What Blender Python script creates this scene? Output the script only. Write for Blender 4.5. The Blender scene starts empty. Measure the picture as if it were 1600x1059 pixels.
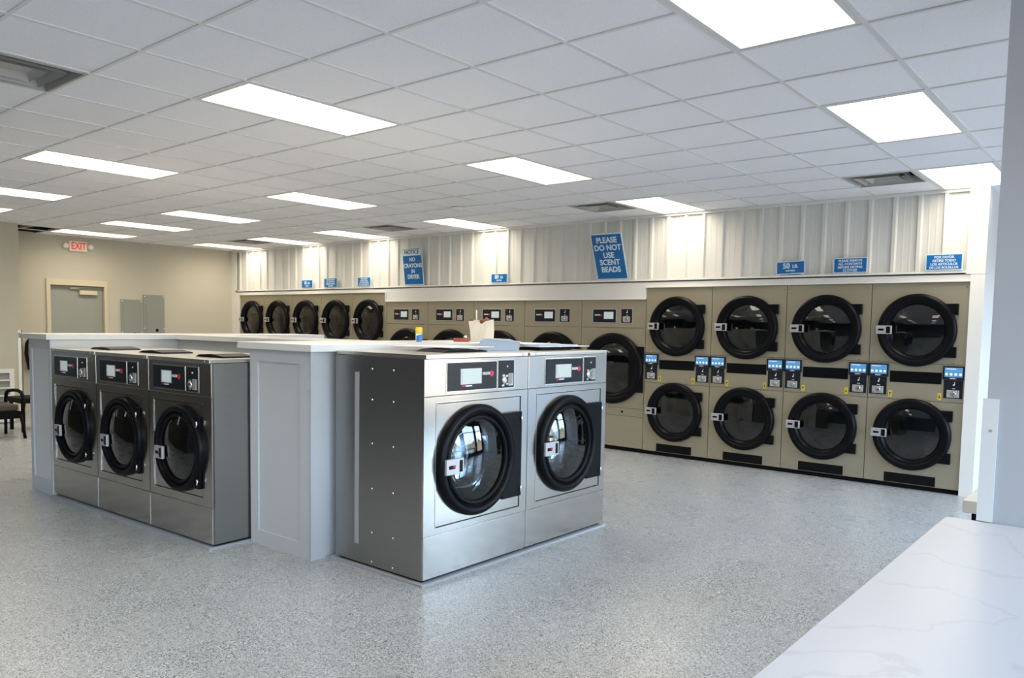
import bpy, bmesh, math, random
from mathutils import Vector, Matrix
random.seed(7)
S = bpy.context.scene
COL = S.collection
R = math.radians
PI = math.pi

# ------------------------------------------------------------------ materials
def new_mat(name):
    m = bpy.data.materials.new(name); m.use_nodes = True
    nt = m.node_tree; b = nt.nodes['Principled BSDF']
    return m, nt, b
def mat(name, col, rough=0.5, metal=0.0, noise=0.0, nscale=30.0, bump=0.0, bscale=200.0, emit=None, estr=0.0, coat=0.0, stretch=None, rvar=0.0, spec=None):
    m, nt, b = new_mat(name)
    N, L = nt.nodes, nt.links
    b.inputs['Base Color'].default_value = (*col, 1)
    b.inputs['Roughness'].default_value = rough
    b.inputs['Metallic'].default_value = metal
    b.inputs['Coat Weight'].default_value = coat
    if spec is not None: b.inputs['Specular IOR Level'].default_value = spec
    tc = N.new('ShaderNodeTexCoord'); src = tc.outputs['Object']
    if stretch:
        mp = N.new('ShaderNodeMapping'); mp.inputs['Scale'].default_value = stretch
        L.new(src, mp.inputs['Vector']); src = mp.outputs['Vector']
    if noise or rvar:
        n = N.new('ShaderNodeTexNoise'); n.inputs['Scale'].default_value = nscale; n.inputs['Detail'].default_value = 4
        L.new(src, n.inputs['Vector'])
        if noise:
            mx = N.new('ShaderNodeMix'); mx.data_type = 'RGBA'
            mx.inputs[6].default_value = (*[c*(1-noise) for c in col], 1)
            mx.inputs[7].default_value = (*[min(1, c*(1+noise)) for c in col], 1)
            L.new(n.outputs['Fac'], mx.inputs[0]); L.new(mx.outputs[2], b.inputs['Base Color'])
        if rvar:
            mr = N.new('ShaderNodeMapRange'); mr.inputs['To Min'].default_value = rough-rvar; mr.inputs['To Max'].default_value = rough+rvar
            L.new(n.outputs['Fac'], mr.inputs['Value']); L.new(mr.outputs['Result'], b.inputs['Roughness'])
    if bump:
        n2 = N.new('ShaderNodeTexNoise'); n2.inputs['Scale'].default_value = bscale; n2.inputs['Detail'].default_value = 3
        L.new(src, n2.inputs['Vector'])
        bp = N.new('ShaderNodeBump'); bp.inputs['Strength'].default_value = bump; bp.inputs['Distance'].default_value = 0.002
        L.new(n2.outputs['Fac'], bp.inputs['Height']); L.new(bp.outputs['Normal'], b.inputs['Normal'])
    if emit:
        b.inputs['Emission Color'].default_value = (*emit, 1); b.inputs['Emission Strength'].default_value = estr
    return m

M = {}
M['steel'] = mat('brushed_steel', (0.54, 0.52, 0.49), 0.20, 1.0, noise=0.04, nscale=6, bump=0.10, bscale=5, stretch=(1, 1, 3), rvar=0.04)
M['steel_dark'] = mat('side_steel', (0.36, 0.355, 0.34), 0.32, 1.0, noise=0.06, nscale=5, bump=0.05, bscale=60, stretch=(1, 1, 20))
M['dryer'] = mat('pewter_steel', (0.39, 0.352, 0.262), 0.42, 0.55, noise=0.05, nscale=9, stretch=(1, 1, 5), bump=0.04, bscale=90)
M['lid'] = mat('lid_steel', (0.72, 0.69, 0.64), 0.30, 1.0)
M['white'] = mat('white_paint', (0.70, 0.70, 0.69), 0.42, noise=0.02, nscale=8)
M['trimw'] = mat('white_trim_metal', (0.80, 0.79, 0.75), 0.38, noise=0.02, nscale=5)
M['white_shaded'] = mat('shaded_white_paint', (0.57, 0.59, 0.61), 0.5, noise=0.02, nscale=8)  # white paint with shade and blue daylight put into the colour
M['counter'] = mat('white_laminate', (0.80, 0.80, 0.79), 0.28, noise=0.02, nscale=3)
M['black'] = mat('black_plastic', (0.004, 0.0045, 0.006), 0.34, noise=0.15, nscale=20, spec=0.12)
M['blackmat'] = mat('black_matte', (0.006, 0.006, 0.007), 0.6, spec=0.1)
M['panel'] = mat('panel_black', (0.014, 0.017, 0.024), 0.25, spec=0.3)
M['gap'] = mat('dark_gap', (0.006, 0.006, 0.006), 0.8)
M['screen'] = mat('lcd_screen', (0.35, 0.40, 0.40), 0.25, emit=(0.62, 0.72, 0.72), estr=0.28)
M['screenb'] = mat('blue_screen', (0.05, 0.12, 0.22), 0.2, emit=(0.10, 0.28, 0.52), estr=0.55)
M['icon'] = mat('screen_icon', (0.5, 0.6, 0.7), 0.3, emit=(0.45, 0.65, 0.85), estr=0.6)
M['chrome'] = mat('chrome', (0.78, 0.78, 0.78), 0.16, 1.0)
M['satin'] = mat('satin_grey', (0.50, 0.50, 0.52), 0.35, 0.4)
M['red'] = mat('logo_red', (0.62, 0.02, 0.06), 0.4)
M['letter'] = mat('letter_white', (0.80, 0.83, 0.86), 0.5)
M['blue'] = mat('sign_blue', (0.0, 0.135, 0.42), 0.35, noise=0.03, nscale=5)
M['signw'] = mat('sign_white', (0.66, 0.80, 0.90), 0.4)
M['navy'] = mat('letter_navy', (0.03, 0.07, 0.14), 0.5)
M['yellow'] = mat('yellow', (0.80, 0.62, 0.04), 0.45)
M['beige'] = mat('beige_wall', (0.52, 0.49, 0.40), 0.7, noise=0.03, nscale=2, bump=0.06, bscale=60)
M['greywall'] = mat('pillar_grey', (0.42, 0.43, 0.45), 0.75, noise=0.03, nscale=2, bump=0.12, bscale=160)
M['darkwall'] = mat('dark_wall', (0.06, 0.06, 0.062), 0.7, noise=0.1, nscale=2)
M['corr'] = mat('ribbed_sheet', (0.70, 0.70, 0.665), 0.5)
M['frame_cream'] = mat('frame_cream', (0.62, 0.55, 0.40), 0.5)
M['door'] = mat('door_green_grey', (0.30, 0.315, 0.285), 0.55, noise=0.04, nscale=5)
M['boxgrey'] = mat('panel_box_grey', (0.27, 0.29, 0.26), 0.45, noise=0.03, nscale=8)
M['plinth'] = mat('concrete_plinth', (0.36, 0.38, 0.41), 0.6, noise=0.1, nscale=30)
M['tbar'] = mat('tbar_metal', (0.74, 0.74, 0.73), 0.45)
M['exitp'] = mat('exit_plate', (0.72, 0.60, 0.50), 0.4, emit=(0.9, 0.62, 0.5), estr=0.10)
M['exitr'] = mat('exit_red', (0.7, 0.05, 0.03), 0.4, emit=(1.0, 0.12, 0.08), estr=0.12)
M['fabric'] = mat('seat_fabric', (0.085, 0.065, 0.05), 0.9, noise=0.2, nscale=60)
M['paper'] = mat('white_paper', (0.78, 0.80, 0.83), 0.7, noise=0.03, nscale=10)
M['bluep'] = mat('pale_blue_card', (0.50, 0.60, 0.74), 0.6, noise=0.04, nscale=10)
M['bag'] = mat('paper_bag', (0.80, 0.74, 0.62), 0.8, noise=0.06, nscale=20, bump=0.3, bscale=40)
M['brown'] = mat('brown_paper', (0.24, 0.10, 0.06), 0.8, noise=0.2, nscale=40)
M['redbrown'] = mat('terracotta_red', (0.42, 0.10, 0.05), 0.5, noise=0.1, nscale=30)
M['canblue'] = mat('can_blue', (0.04, 0.20, 0.60), 0.3)
M['extred'] = mat('extinguisher_red', (0.35, 0.03, 0.02), 0.35)
M['benchw'] = mat('bench_top', (0.62, 0.57, 0.50), 0.5, noise=0.05, nscale=8)
M['vent'] = mat('vent_metal', (0.42, 0.41, 0.385), 0.4)
M['drumback'] = mat('drum_back', (0.03, 0.04, 0.05), 0.35, 0.8)

def diffuser_mat():
    m, nt, b = new_mat('light_diffuser'); N, L = nt.nodes, nt.links
    b.inputs['Base Color'].default_value = (0.8, 0.8, 0.78, 1)
    b.inputs['Emission Color'].default_value = (1.0, 0.885, 0.72, 1)
    g = N.new('ShaderNodeNewGeometry'); dt = N.new('ShaderNodeVectorMath'); dt.operation = 'DOT_PRODUCT'
    L.new(g.outputs['Incoming'], dt.inputs[0]); L.new(g.outputs['Normal'], dt.inputs[1])
    ab = N.new('ShaderNodeMath'); ab.operation = 'ABSOLUTE'; L.new(dt.outputs['Value'], ab.inputs[0])
    md = N.new('ShaderNodeMath'); md.operation = 'MULTIPLY_ADD'; md.inputs[1].default_value = 9.5; md.inputs[2].default_value = 0.7
    L.new(ab.outputs[0], md.inputs[0]); L.new(md.outputs[0], b.inputs['Emission Strength'])
    return m
M['diff'] = diffuser_mat()

def glass_mat(name, tint, ior=1.55, rough=0.0, boost=1.0):
    m = bpy.data.materials.new(name); m.use_nodes = True
    nt = m.node_tree; N, L = nt.nodes, nt.links
    N.remove(N['Principled BSDF']); out = N['Material Output']
    t = N.new('ShaderNodeBsdfTransparent'); t.inputs['Color'].default_value = (*tint, 1)
    g = N.new('ShaderNodeBsdfGlossy'); g.inputs['Roughness'].default_value = rough; g.inputs['Color'].default_value = (1, 1, 1, 1)
    f = N.new('ShaderNodeFresnel'); f.inputs['IOR'].default_value = ior
    mu = N.new('ShaderNodeMath'); mu.operation = 'MULTIPLY'; mu.inputs[1].default_value = boost; mu.use_clamp = True
    mx = N.new('ShaderNodeMixShader')
    L.new(f.outputs[0], mu.inputs[0]); L.new(mu.outputs[0], mx.inputs[0]); L.new(t.outputs[0], mx.inputs[1]); L.new(g.outputs[0], mx.inputs[2])
    L.new(mx.outputs[0], out.inputs['Surface'])
    return m
M['glass'] = glass_mat('door_glass', (0.38, 0.46, 0.52), 1.6, 0.01, 1.15)
M['dglass'] = glass_mat('dryer_glass', (0.50, 0.57, 0.60), 1.6, 0.02, 1.2)
M['bowl'] = glass_mat('bowl_glass', (0.75, 0.8, 0.82), 1.5, 0.02, 1.6)
M['pane'] = glass_mat('window_pane', (0.93, 0.96, 0.97), 1.45, 0.0, 1.0)

def drum_mat():
    m, nt, b = new_mat('perforated_drum'); N, L = nt.nodes, nt.links
    b.inputs['Metallic'].default_value = 0.9; b.inputs['Roughness'].default_value = 0.3
    tc = N.new('ShaderNodeTexCoord'); v = N.new('ShaderNodeTexVoronoi'); v.inputs['Scale'].default_value = 60; v.inputs['Randomness'].default_value = 0.05
    L.new(tc.outputs['Object'], v.inputs['Vector'])
    r = N.new('ShaderNodeValToRGB'); r.color_ramp.elements[0].position = 0.22; r.color_ramp.elements[1].position = 0.3
    r.color_ramp.elements[0].color = (0.01, 0.01, 0.01, 1); r.color_ramp.elements[1].color = (0.13, 0.155, 0.175, 1)
    L.new(v.outputs['Distance'], r.inputs['Fac']); L.new(r.outputs['Color'], b.inputs['Base Color'])
    return m
M['drum'] = drum_mat()

def floor_mat():
    m, nt, b = new_mat('flake_epoxy_floor'); N, L = nt.nodes, nt.links
    tc = N.new('ShaderNodeTexCoord')
    v = N.new('ShaderNodeTexVoronoi'); v.inputs['Scale'].default_value = 190
    L.new(tc.outputs['Object'], v.inputs['Vector'])
    sx = N.new('ShaderNodeSeparateColor'); L.new(v.outputs['Color'], sx.inputs[0])
    r = N.new('ShaderNodeValToRGB'); e = r.color_ramp; e.interpolation = 'CONSTANT'
    e.elements[0].position = 0; e.elements[0].color = (0.13, 0.145, 0.165, 1)
    e.elements[1].position = 0.16; e.elements[1].color = (0.37, 0.395, 0.415, 1)
    for p, c in ((0.5, (0.46, 0.48, 0.495, 1)), (0.72, (0.30, 0.325, 0.35, 1)), (0.86, (0.62, 0.64, 0.65, 1))):
        x = e.elements.new(p); x.color = c
    L.new(sx.outputs[0], r.inputs['Fac'])
    n = N.new('ShaderNodeTexNoise'); n.inputs['Scale'].default_value = 0.9; n.inputs['Detail'].default_value = 5
    L.new(tc.outputs['Object'], n.inputs['Vector'])
    mr = N.new('ShaderNodeMapRange'); mr.inputs['To Min'].default_value = 0.86; mr.inputs['To Max'].default_value = 1.12
    L.new(n.outputs['Fac'], mr.inputs['Value'])
    mx = N.new('ShaderNodeMix'); mx.data_type = 'RGBA'; mx.blend_type = 'MULTIPLY'; mx.inputs[0].default_value = 1
    L.new(r.outputs['Color'], mx.inputs[6]); L.new(mr.outputs['Result'], mx.inputs[7])
    L.new(mx.outputs[2], b.inputs['Base Color'])
    n2 = N.new('ShaderNodeTexNoise'); n2.inputs['Scale'].default_value = 2.2; n2.inputs['Detail'].default_value = 3
    L.new(tc.outputs['Object'], n2.inputs['Vector'])
    m2 = N.new('ShaderNodeMapRange'); m2.inputs['To Min'].default_value = 0.20; m2.inputs['To Max'].default_value = 0.36
    L.new(n2.outputs['Fac'], m2.inputs['Value']); L.new(m2.outputs['Result'], b.inputs['Roughness'])
    bp = N.new('ShaderNodeBump'); bp.inputs['Strength'].default_value = 0.06; bp.inputs['Distance'].default_value = 0.001
    L.new(v.outputs['Distance'], bp.inputs['Height']); L.new(bp.outputs['Normal'], b.inputs['Normal'])
    return m
M['floor'] = floor_mat()

def tile_mat():
    m, nt, b = new_mat('acoustic_tile'); N, L = nt.nodes, nt.links
    b.inputs['Roughness'].default_value = 0.9
    tc = N.new('ShaderNodeTexCoord')
    n = N.new('ShaderNodeTexNoise'); n.inputs['Scale'].default_value = 110; n.inputs['Detail'].default_value = 4; n.inputs['Roughness'].default_value = 0.7
    L.new(tc.outputs['Object'], n.inputs['Vector'])
    r = N.new('ShaderNodeValToRGB')
    r.color_ramp.elements[0].position = 0.30; r.color_ramp.elements[0].color = (0.62, 0.62, 0.64, 1)
    r.color_ramp.elements[1].position = 0.42; r.color_ramp.elements[1].color = (0.90, 0.905, 0.935, 1)
    L.new(n.outputs['Fac'], r.inputs['Fac']); L.new(r.outputs['Color'], b.inputs['Base Color'])
    bp = N.new('ShaderNodeBump'); bp.inputs['Strength'].default_value = 0.35; bp.inputs['Distance'].default_value = 0.002
    L.new(n.outputs['Fac'], bp.inputs['Height']); L.new(bp.outputs['Normal'], b.inputs['Normal'])
    return m
M['tile'] = tile_mat()

def marble_mat():
    m, nt, b = new_mat('white_quartz'); N, L = nt.nodes, nt.links
    b.inputs['Roughness'].default_value = 0.30
    tc = N.new('ShaderNodeTexCoord')
    n = N.new('ShaderNodeTexNoise'); n.inputs['Scale'].default_value = 1.5; n.inputs['Detail'].default_value = 8; n.inputs['Distortion'].default_value = 0.35
    L.new(tc.outputs['Object'], n.inputs['Vector'])
    r = N.new('ShaderNodeValToRGB'); e = r.color_ramp
    e.elements[0].position = 0.488; e.elements[0].color = (0.53, 0.535, 0.56, 1)
    e.elements[1].position = 0.510; e.elements[1].color = (0.53, 0.535, 0.56, 1)
    x = e.elements.new(0.498); x.color = (0.46, 0.465, 0.50, 1)
    L.new(n.outputs['Fac'], r.inputs['Fac']); L.new(r.outputs['Color'], b.inputs['Base Color'])
    return m
M['quartz'] = marble_mat()

# ------------------------------------------------------------------ mesh helpers
def bmn(): return bmesh.new()
def box(bm, x0, x1, y0, y1, z0, z1, mi=0):
    v = [bm.verts.new(p) for p in ((x0,y0,z0),(x1,y0,z0),(x1,y1,z0),(x0,y1,z0),(x0,y0,z1),(x1,y0,z1),(x1,y1,z1),(x0,y1,z1))]
    for f in ((0,3,2,1),(4,5,6,7),(0,1,5,4),(1,2,6,5),(2,3,7,6),(3,0,4,7)):
        bm.faces.new([v[i] for i in f]).material_index = mi
def bbox(bm, x0, x1, y0, y1, z0, z1, w=0.004, seg=2):
    t = bmn(); box(t, x0, x1, y0, y1, z0, z1)
    bmesh.ops.bevel(t, geom=t.edges[:], offset=w, segments=seg, profile=0.5, affect='EDGES')
    me = bpy.data.meshes.new('t'); t.to_mesh(me); t.free(); bm.from_mesh(me); bpy.data.meshes.remove(me)
def quad(bm, pts, mi=0):
    f = bm.faces.new([bm.verts.new(p) for p in pts]); f.material_index = mi
def prism_y(bm, pts, y0, y1):            # polygon (x,z) extruded along y
    a = [bm.verts.new((x, y0, z)) for x, z in pts]; b = [bm.verts.new((x, y1, z)) for x, z in pts]
    bm.faces.new(a); bm.faces.new(b[::-1])
    n = len(pts)
    for i in range(n): bm.faces.new((a[i], b[i], b[(i+1) % n], a[(i+1) % n]))
def lathe_y(bm, cx, cz, prof, n=64, cap0=False, cap1=False, smooth=True):   # prof: (r, y)
    rings = []
    for r, y in prof:
        rings.append([bm.verts.new((cx+r*math.cos(2*PI*k/n), y, cz+r*math.sin(2*PI*k/n))) for k in range(n)])
    for a, b in zip(rings, rings[1:]):
        for k in range(n):
            f = bm.faces.new((a[k], a[(k+1) % n], b[(k+1) % n], b[k])); f.smooth = smooth
    if cap0: bm.faces.new(rings[0])
    if cap1: bm.faces.new(rings[-1])
def lathe_z(bm, cx, cy, prof, n=32, smooth=True):
    rings = []
    for r, z in prof:
        rings.append([bm.verts.new((cx+r*math.cos(2*PI*k/n), cy+r*math.sin(2*PI*k/n), z)) for k in range(n)])
    for a, b in zip(rings, rings[1:]):
        for k in range(n):
            f = bm.faces.new((a[k], a[(k+1) % n], b[(k+1) % n], b[k])); f.smooth = smooth
    bm.faces.new(rings[0]); bm.faces.new(rings[-1])
def tube(bm, pts, r, n=10):
    pts = [Vector(p) for p in pts]; rings = []
    for i, p in enumerate(pts):
        d = (pts[min(i+1, len(pts)-1)] - pts[max(i-1, 0)]).normalized()
        u = d.orthogonal().normalized() if i == 0 else (u - d*u.dot(d)).normalized()
        w = d.cross(u)
        rings.append([bm.verts.new(p + (u*math.cos(2*PI*k/n) + w*math.sin(2*PI*k/n))*r) for k in range(n)])
    for a, b in zip(rings, rings[1:]):
        for k in range(n):
            f = bm.faces.new((a[k], a[(k+1) % n], b[(k+1) % n], b[k])); f.smooth = True
    bm.faces.new(rings[0]); bm.faces.new(rings[-1])
def panel_hole(bm, x0, x1, z0, z1, cx, cz, r, y, t, n=64):   # sheet (front at y, thickness t) with a round hole
    ang = sorted([2*PI*k/n for k in range(n)] + [math.atan2(z-cz, x-cx) % (2*PI) for x in (x0, x1) for z in (z0, z1)])
    ins, outs, insb = [], [], []
    for a in ang:
        c, s = math.cos(a), math.sin(a)
        tt = min([((x1-cx)/c if c > 1e-9 else (x0-cx)/c if c < -1e-9 else 1e9), ((z1-cz)/s if s > 1e-9 else (z0-cz)/s if s < -1e-9 else 1e9)])
        ins.append(bm.verts.new((cx+r*c, y, cz+r*s))); insb.append(bm.verts.new((cx+r*c, y+t, cz+r*s)))
        outs.append((bm.verts.new((cx+tt*c, y, cz+tt*s)), bm.verts.new((cx+tt*c, y+t, cz+tt*s))))
    m = len(ang)
    for k in range(m):
        q = (k+1) % m
        bm.faces.new((ins[k], outs[k][0], outs[q][0], ins[q]))
        bm.faces.new((ins[k], ins[q], insb[q], insb[k]))
        bm.faces.new((outs[k][0], outs[k][1], outs[q][1], outs[q][0]))
def text_bm(bm, s, x, z, y, size, align='CENTER', bold=0.0, sx=1.0, depth=0.0008):
    c = bpy.data.curves.new('txt', 'FONT'); c.body = s; c.size = size; c.align_x = align; c.align_y = 'CENTER'
    c.offset = bold; c.extrude = depth
    o = bpy.data.objects.new('txt', c); COL.objects.link(o)
    dg = bpy.context.evaluated_depsgraph_get(); me = bpy.data.meshes.new_from_object(o.evaluated_get(dg))
    me.transform(Matrix.Translation((x, y, z)) @ Matrix.Rotation(PI/2, 4, 'X') @ Matrix.Diagonal((sx, 1, 1, 1)))
    bm.from_mesh(me); bpy.data.meshes.remove(me); bpy.data.objects.remove(o); bpy.data.curves.remove(c)

def obj(name, bm, m, parent=None, loc=(0, 0, 0), fix=True, **props):
    if fix: bmesh.ops.recalc_face_normals(bm, faces=bm.faces[:])
    me = bpy.data.meshes.new(name); bm.to_mesh(me); bm.free()
    o = bpy.data.objects.new(name, me); COL.objects.link(o); o.location = loc
    for k in (m if isinstance(m, (list, tuple)) else [m]): me.materials.append(k)
    if parent: o.parent = parent
    for k, v in props.items(): o[k] = v
    return o
def thing(name, label, cat, loc=(0, 0, 0), rz=0, group=None):
    o = bpy.data.objects.new(name, None); COL.objects.link(o); o.empty_display_size = 0.1
    o.location = loc; o.rotation_euler = (0, 0, rz); o['label'] = label; o['category'] = cat
    if group: o['group'] = group
    return o
def tag(o, label, cat, group=None):
    o['label'] = label; o['category'] = cat
    if group: o['group'] = group
    return o
def struct(name, bm, m, parent=None, fix=True):
    o = obj(name, bm, m, parent, fix=fix); o['kind'] = 'structure'; return o
def copy_tree(root, loc, rz, label, group=None):
    r = root.copy(); COL.objects.link(r); r.location = loc; r.rotation_euler = (0, 0, rz); r['label'] = label
    if group: r['group'] = group
    for ch in list(root.children):
        c = ch.copy(); COL.objects.link(c); c.parent = r
        for g in ch.children:
            d = g.copy(); COL.objects.link(d); d.parent = c
    return r

# ------------------------------------------------------------------ key dimensions
H = 2.966; T = 0.6096; OX = -3.542; OY = 2.5736
def gx(i): return OX + i*T
def gy(j): return OY + (j*T if j < 6 else 6*T + (j-6)*0.5925)
XF = -14.45; XR = 2.2; YB = 8.60; YF = -5.0; YE = 10.2

# ------------------------------------------------------------------ room shell
b = bmn(); quad(b, ((XF, 0.05, 0), (XR, 0.05, 0), (XR, YE, 0), (XF, YE, 0))); quad(b, ((-7.5, YF, 0), (XR, YF, 0), (XR, 0.05, 0), (-7.5, 0.05, 0))); struct('floor', b, M['floor'])

LIGHTS = [(3,0),(-2,0),(-7,0),(-11,0),(3,4),(-2,4),(-7,4),(-11,4),(-14,4),(-17,4),(3,8),(-2,8),(-7,8),(-11,8),(-14,8),(-17,8),
          (3,-4),(-2,-4),(-14,0),(3,-8),(-2,-8)]
VENTS = [(-3,-2),(-3,8),(2,8),(-9,8),(-15,8)]
GAPS = [(-17,3),(-18,3)]
skip = set(GAPS)
for i, j in LIGHTS: skip |= {(i, j), (i, j+1)}
for v in VENTS: skip.add(v)
b = bmn()
for i in range(-18, 10):
    for j in range(-13, 13):
        if (i, j) in skip or (i < -7 and j < -5): continue
        x0, x1 = max(gx(i), XF), min(gx(i+1), XR); y0, y1 = max(gy(j), YF), min(gy(j+1), YE)
        if x1 <= x0 or y1 <= y0: continue
        z = H + 0.006
        quad(b, ((x0, y0, z), (x0, y1, z), (x1, y1, z), (x1, y0, z)))
ceil = struct('ceiling', b, M['tile'], fix=False)
b = bmn()
for i in range(-17, 10): box(b, gx(i)-0.012, gx(i)+0.012, YF if i > -7 else 0.2, YE, H, H+0.012)
mids = {(i, j+1) for i, j in LIGHTS}
for j in range(-12, 13):
    y = gy(j)
    for i in range(-18, 10):
        if (i, j) in mids or y > YE or (i < -7 and y < 0.2): continue
        box(b, max(gx(i)+0.012, XF), min(gx(i+1)-0.012, XR), y-0.009, y+0.009, H-0.0006, H+0.012)
struct('ceiling_grid', b, M['tbar'], ceil)
b = bmn(); box(b, XF-0.2, XR+0.2, 0.06, YE+0.2, H+0.5, H+0.6); box(b, -7.6, XR+0.2, YF-0.2, 0.06, H+0.5, H+0.6); struct('roof_deck', b, M['gap'], ceil)
b = bmn(); box(b, XF+0.001, XF+0.012, 3.0, 8.5, H+0.02, H+0.49); box(b, XF, -13.2, 4.361, 4.37, H+0.02, H+0.49); struct('plenum_shade', b, M['gap'], ceil)  # near-black sheets added to put shade into the missing-tile opening
b = bmn()                                         # loose duct and hangers seen through the missing tiles
tube(b, [(-14.4, 4.6, H+0.2), (-13.9, 4.62, H+0.16), (-13.3, 4.58, H+0.2)], 0.06, 14)
box(b, -14.3, -13.3, 4.75, 4.80, H+0.05, H+0.09)
struct('ceiling_duct', b, M['vent'], ceil)

def wall_box(name, x0, x1, y0, y1, z0=0, z1=H+0.5, m='beige'):
    b = bmn(); box(b, x0, x1, y0, y1, z0, z1); return struct(name, b, M[m])
# far wall with door opening
DY0, DY1, DZ = 5.225, 6.102, 2.14
b = bmn()
box(b, XF-0.15, XF, YF, DY0, 0, H+0.5); box(b, XF-0.15, XF, DY1, YE, 0, H+0.5); box(b, XF-0.15, XF, DY0, DY1, DZ, H+0.5)
struct('wall_left', b, M['beige'])
wall_box('wall_jog', XF, -13.2, YF, 4.36)
wall_box('wall_front', -7.5, XR, YF-0.15, YF, m='darkwall')
b = bmn()
PW = [(-12.9, -12.2, 0.9, 1.8), (-9.6, -9.1, 1.1, 1.7)]
xs_ = [XF, PW[0][0], PW[0][1], PW[1][0], PW[1][1], -7.4]
for k in (0, 2, 4): box(b, xs_[k], xs_[k+1], 0.05, 0.20, 0, H+0.5)
for x0, x1, z0, z1 in PW: box(b, x0, x1, 0.05, 0.20, 0, z0); box(b, x0, x1, 0.05, 0.20, z1, H+0.5)
box(b, -7.6, -7.45, YF, 0.05, 0, H+0.5)
struct('wall_front_left', b, M['darkwall'])
for k, (x0, x1, z0, z1) in enumerate(PW):
    b = bmn(); c_ = (x0+x1)/2
    for a0, a1, c0, c1 in ((x0, x0+0.05, z0, z1), (x1-0.05, x1, z0, z1), (c_-0.025, c_+0.025, z0, z1), (x0, x1, z0, z0+0.05), (x0, x1, z1-0.05, z1)): box(b, a0, a1, 0.09, 0.14, c0, c1)
    w_ = struct('window_%d' % (k+11), b, M['blackmat'])
    b = bmn(); quad(b, ((x0, 0.11, z0), (x1, 0.11, z0), (x1, 0.11, z1), (x0, 0.11, z1))); struct('window_pane', b, M['pane'], w_)
b = bmn(); box(b, -1.31, XR, YE, YE+0.1, 0, H+0.5); struct('wall_passage', b, M['white'])
# back wall = bulkhead the dryers are built into
b = bmn()
box(b, XF, -14.16, YB-0.015, YB+0.9, 0, 2.09)
box(b, -1.43, -1.31, YB-0.015, YE, 0, H+0.5)
box(b, XF, -9.80, YB-0.015, YB+0.9, 2.092, 2.15)
box(b, -9.80, -4.957, YB-0.015, YB+0.9, 1.940, 2.15)
box(b, -4.957, -1.43, YB-0.015, YB+0.9, 2.082, 2.15)
box(b, XF, -1.43, YB+0.03, YB+0.9, 2.15, H+0.5)
struct('wall_back', b, M['white'])
# ribbed sheet above
prof = []
x = -14.30
pitch = 0.2315
xs = -1.675 - 0.023 - 55*pitch
while xs < -1.435:
    for dx, dy in ((-0.004, 0), (0.008, -0.028), (0.038, -0.028), (0.050, 0), (0.098, 0), (0.102, -0.002), (0.112, -0.002), (0.116, 0), (0.164, 0), (0.168, -0.002), (0.178, -0.002), (0.182, 0)):
        if -14.29 < xs+dx < -1.436: prof.append((xs+dx, YB+0.026+dy))
    xs += pitch
prof = [(-14.30, YB+0.026)] + prof + [(-1.435, YB+0.026)]
b = bmn()
for (xa, ya), (xb, yb) in zip(prof, prof[1:]):
    quad(b, ((xa, ya, 2.15), (xb, yb, 2.15), (xb, yb, H), (xa, ya, H)))
bmesh.ops.remove_doubles(b, verts=b.verts[:], dist=1e-5)
struct('wall_ribbed', b, M['corr'])
b = bmn()   # channel trim around the sheet
box(b, -14.30, -1.43, YB-0.022, YB+0.03, 2.150, 2.162); box(b, -14.30, -1.43, YB-0.022, YB-0.014, 2.150, 2.185)
struct('trim_1', b, M['trimw'])
b = bmn(); box(b, -14.30, -1.43, YB-0.012, YB+0.03, H-0.028, H); struct('trim_2', b, M['trimw'])
b = bmn(); box(b, -1.47, -1.31, YB-0.024, YB-0.0155, 2.15, H); box(b, -1.43, -1.31, YB-0.022, YB-0.0155, 0.0, 2.15); struct('trim_3', b, M['trimw'])
b = bmn(); box(b, -14.45, -14.16, YB-0.022, YB-0.0155, 0.0, 2.09); box(b, -14.45, -14.25, YB-0.022, YB-0.0155, 2.09, H); struct('trim_4', b, M['trimw'])
b = bmn(); box(b, -9.812, -9.795, YB-0.03, YB-0.0155, 1.935, 2.09); box(b, -9.80, -4.957, YB-0.03, YB-0.0155, 1.935, 1.95); box(b, -14.16, -9.80, YB-0.03, YB-0.0155, 2.086, 2.10); box(b, -4.957, -1.43, YB-0.03, YB-0.0155, 2.078, 2.09); struct('trim_5', b, M['trimw'])

# right storefront wall with tall windows
WIN = [(-4.4, -2.6), (-2.2, -0.4), (0.0, 1.6), (2.0, 3.3), (4.3, 6.1), (6.5, 8.3), (8.6, 9.9)]
b = bmn()
ys = [YF] + [v for w in WIN for v in w] + [YE]
for k in range(0, len(ys), 2): box(b, XR, XR+0.15, ys[k], ys[k+1], 0, H+0.5)
for y0, y1 in WIN:
    box(b, XR, XR+0.15, y0, y1, 0, 0.25); box(b, XR, XR+0.15, y0, y1, 2.65, H+0.5)
struct('wall_right', b, M['darkwall'])
for k, (y0, y1) in enumerate(WIN):
    b = bmn()
    for a0, a1, c0, c1 in ((y0, y0+0.05, 0.25, 2.65), (y1-0.05, y1, 0.25, 2.65), (y0+0.05, y1-0.05, 0.25, 0.30), (y0+0.05, y1-0.05, 2.60, 2.65), (y0+0.05, y1-0.05, 2.05, 2.10)):
        box(b, XR+0.03, XR+0.09, a0, a1, c0, c1)
    w = struct('window_%d' % (k+1), b, M['blackmat'])
    b = bmn(); quad(b, ((XR+0.06, y0+0.05, 0.3), (XR+0.06, y1-0.05, 0.3), (XR+0.06, y1-0.05, 2.6), (XR+0.06, y0+0.05, 2.6))); struct('window_pane', b, M['pane'], w)
# front wall windows (behind the camera)
FW = [(-13.0, -12.0), (-7.2, -5.4), (-3.4, -1.6)]

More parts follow.
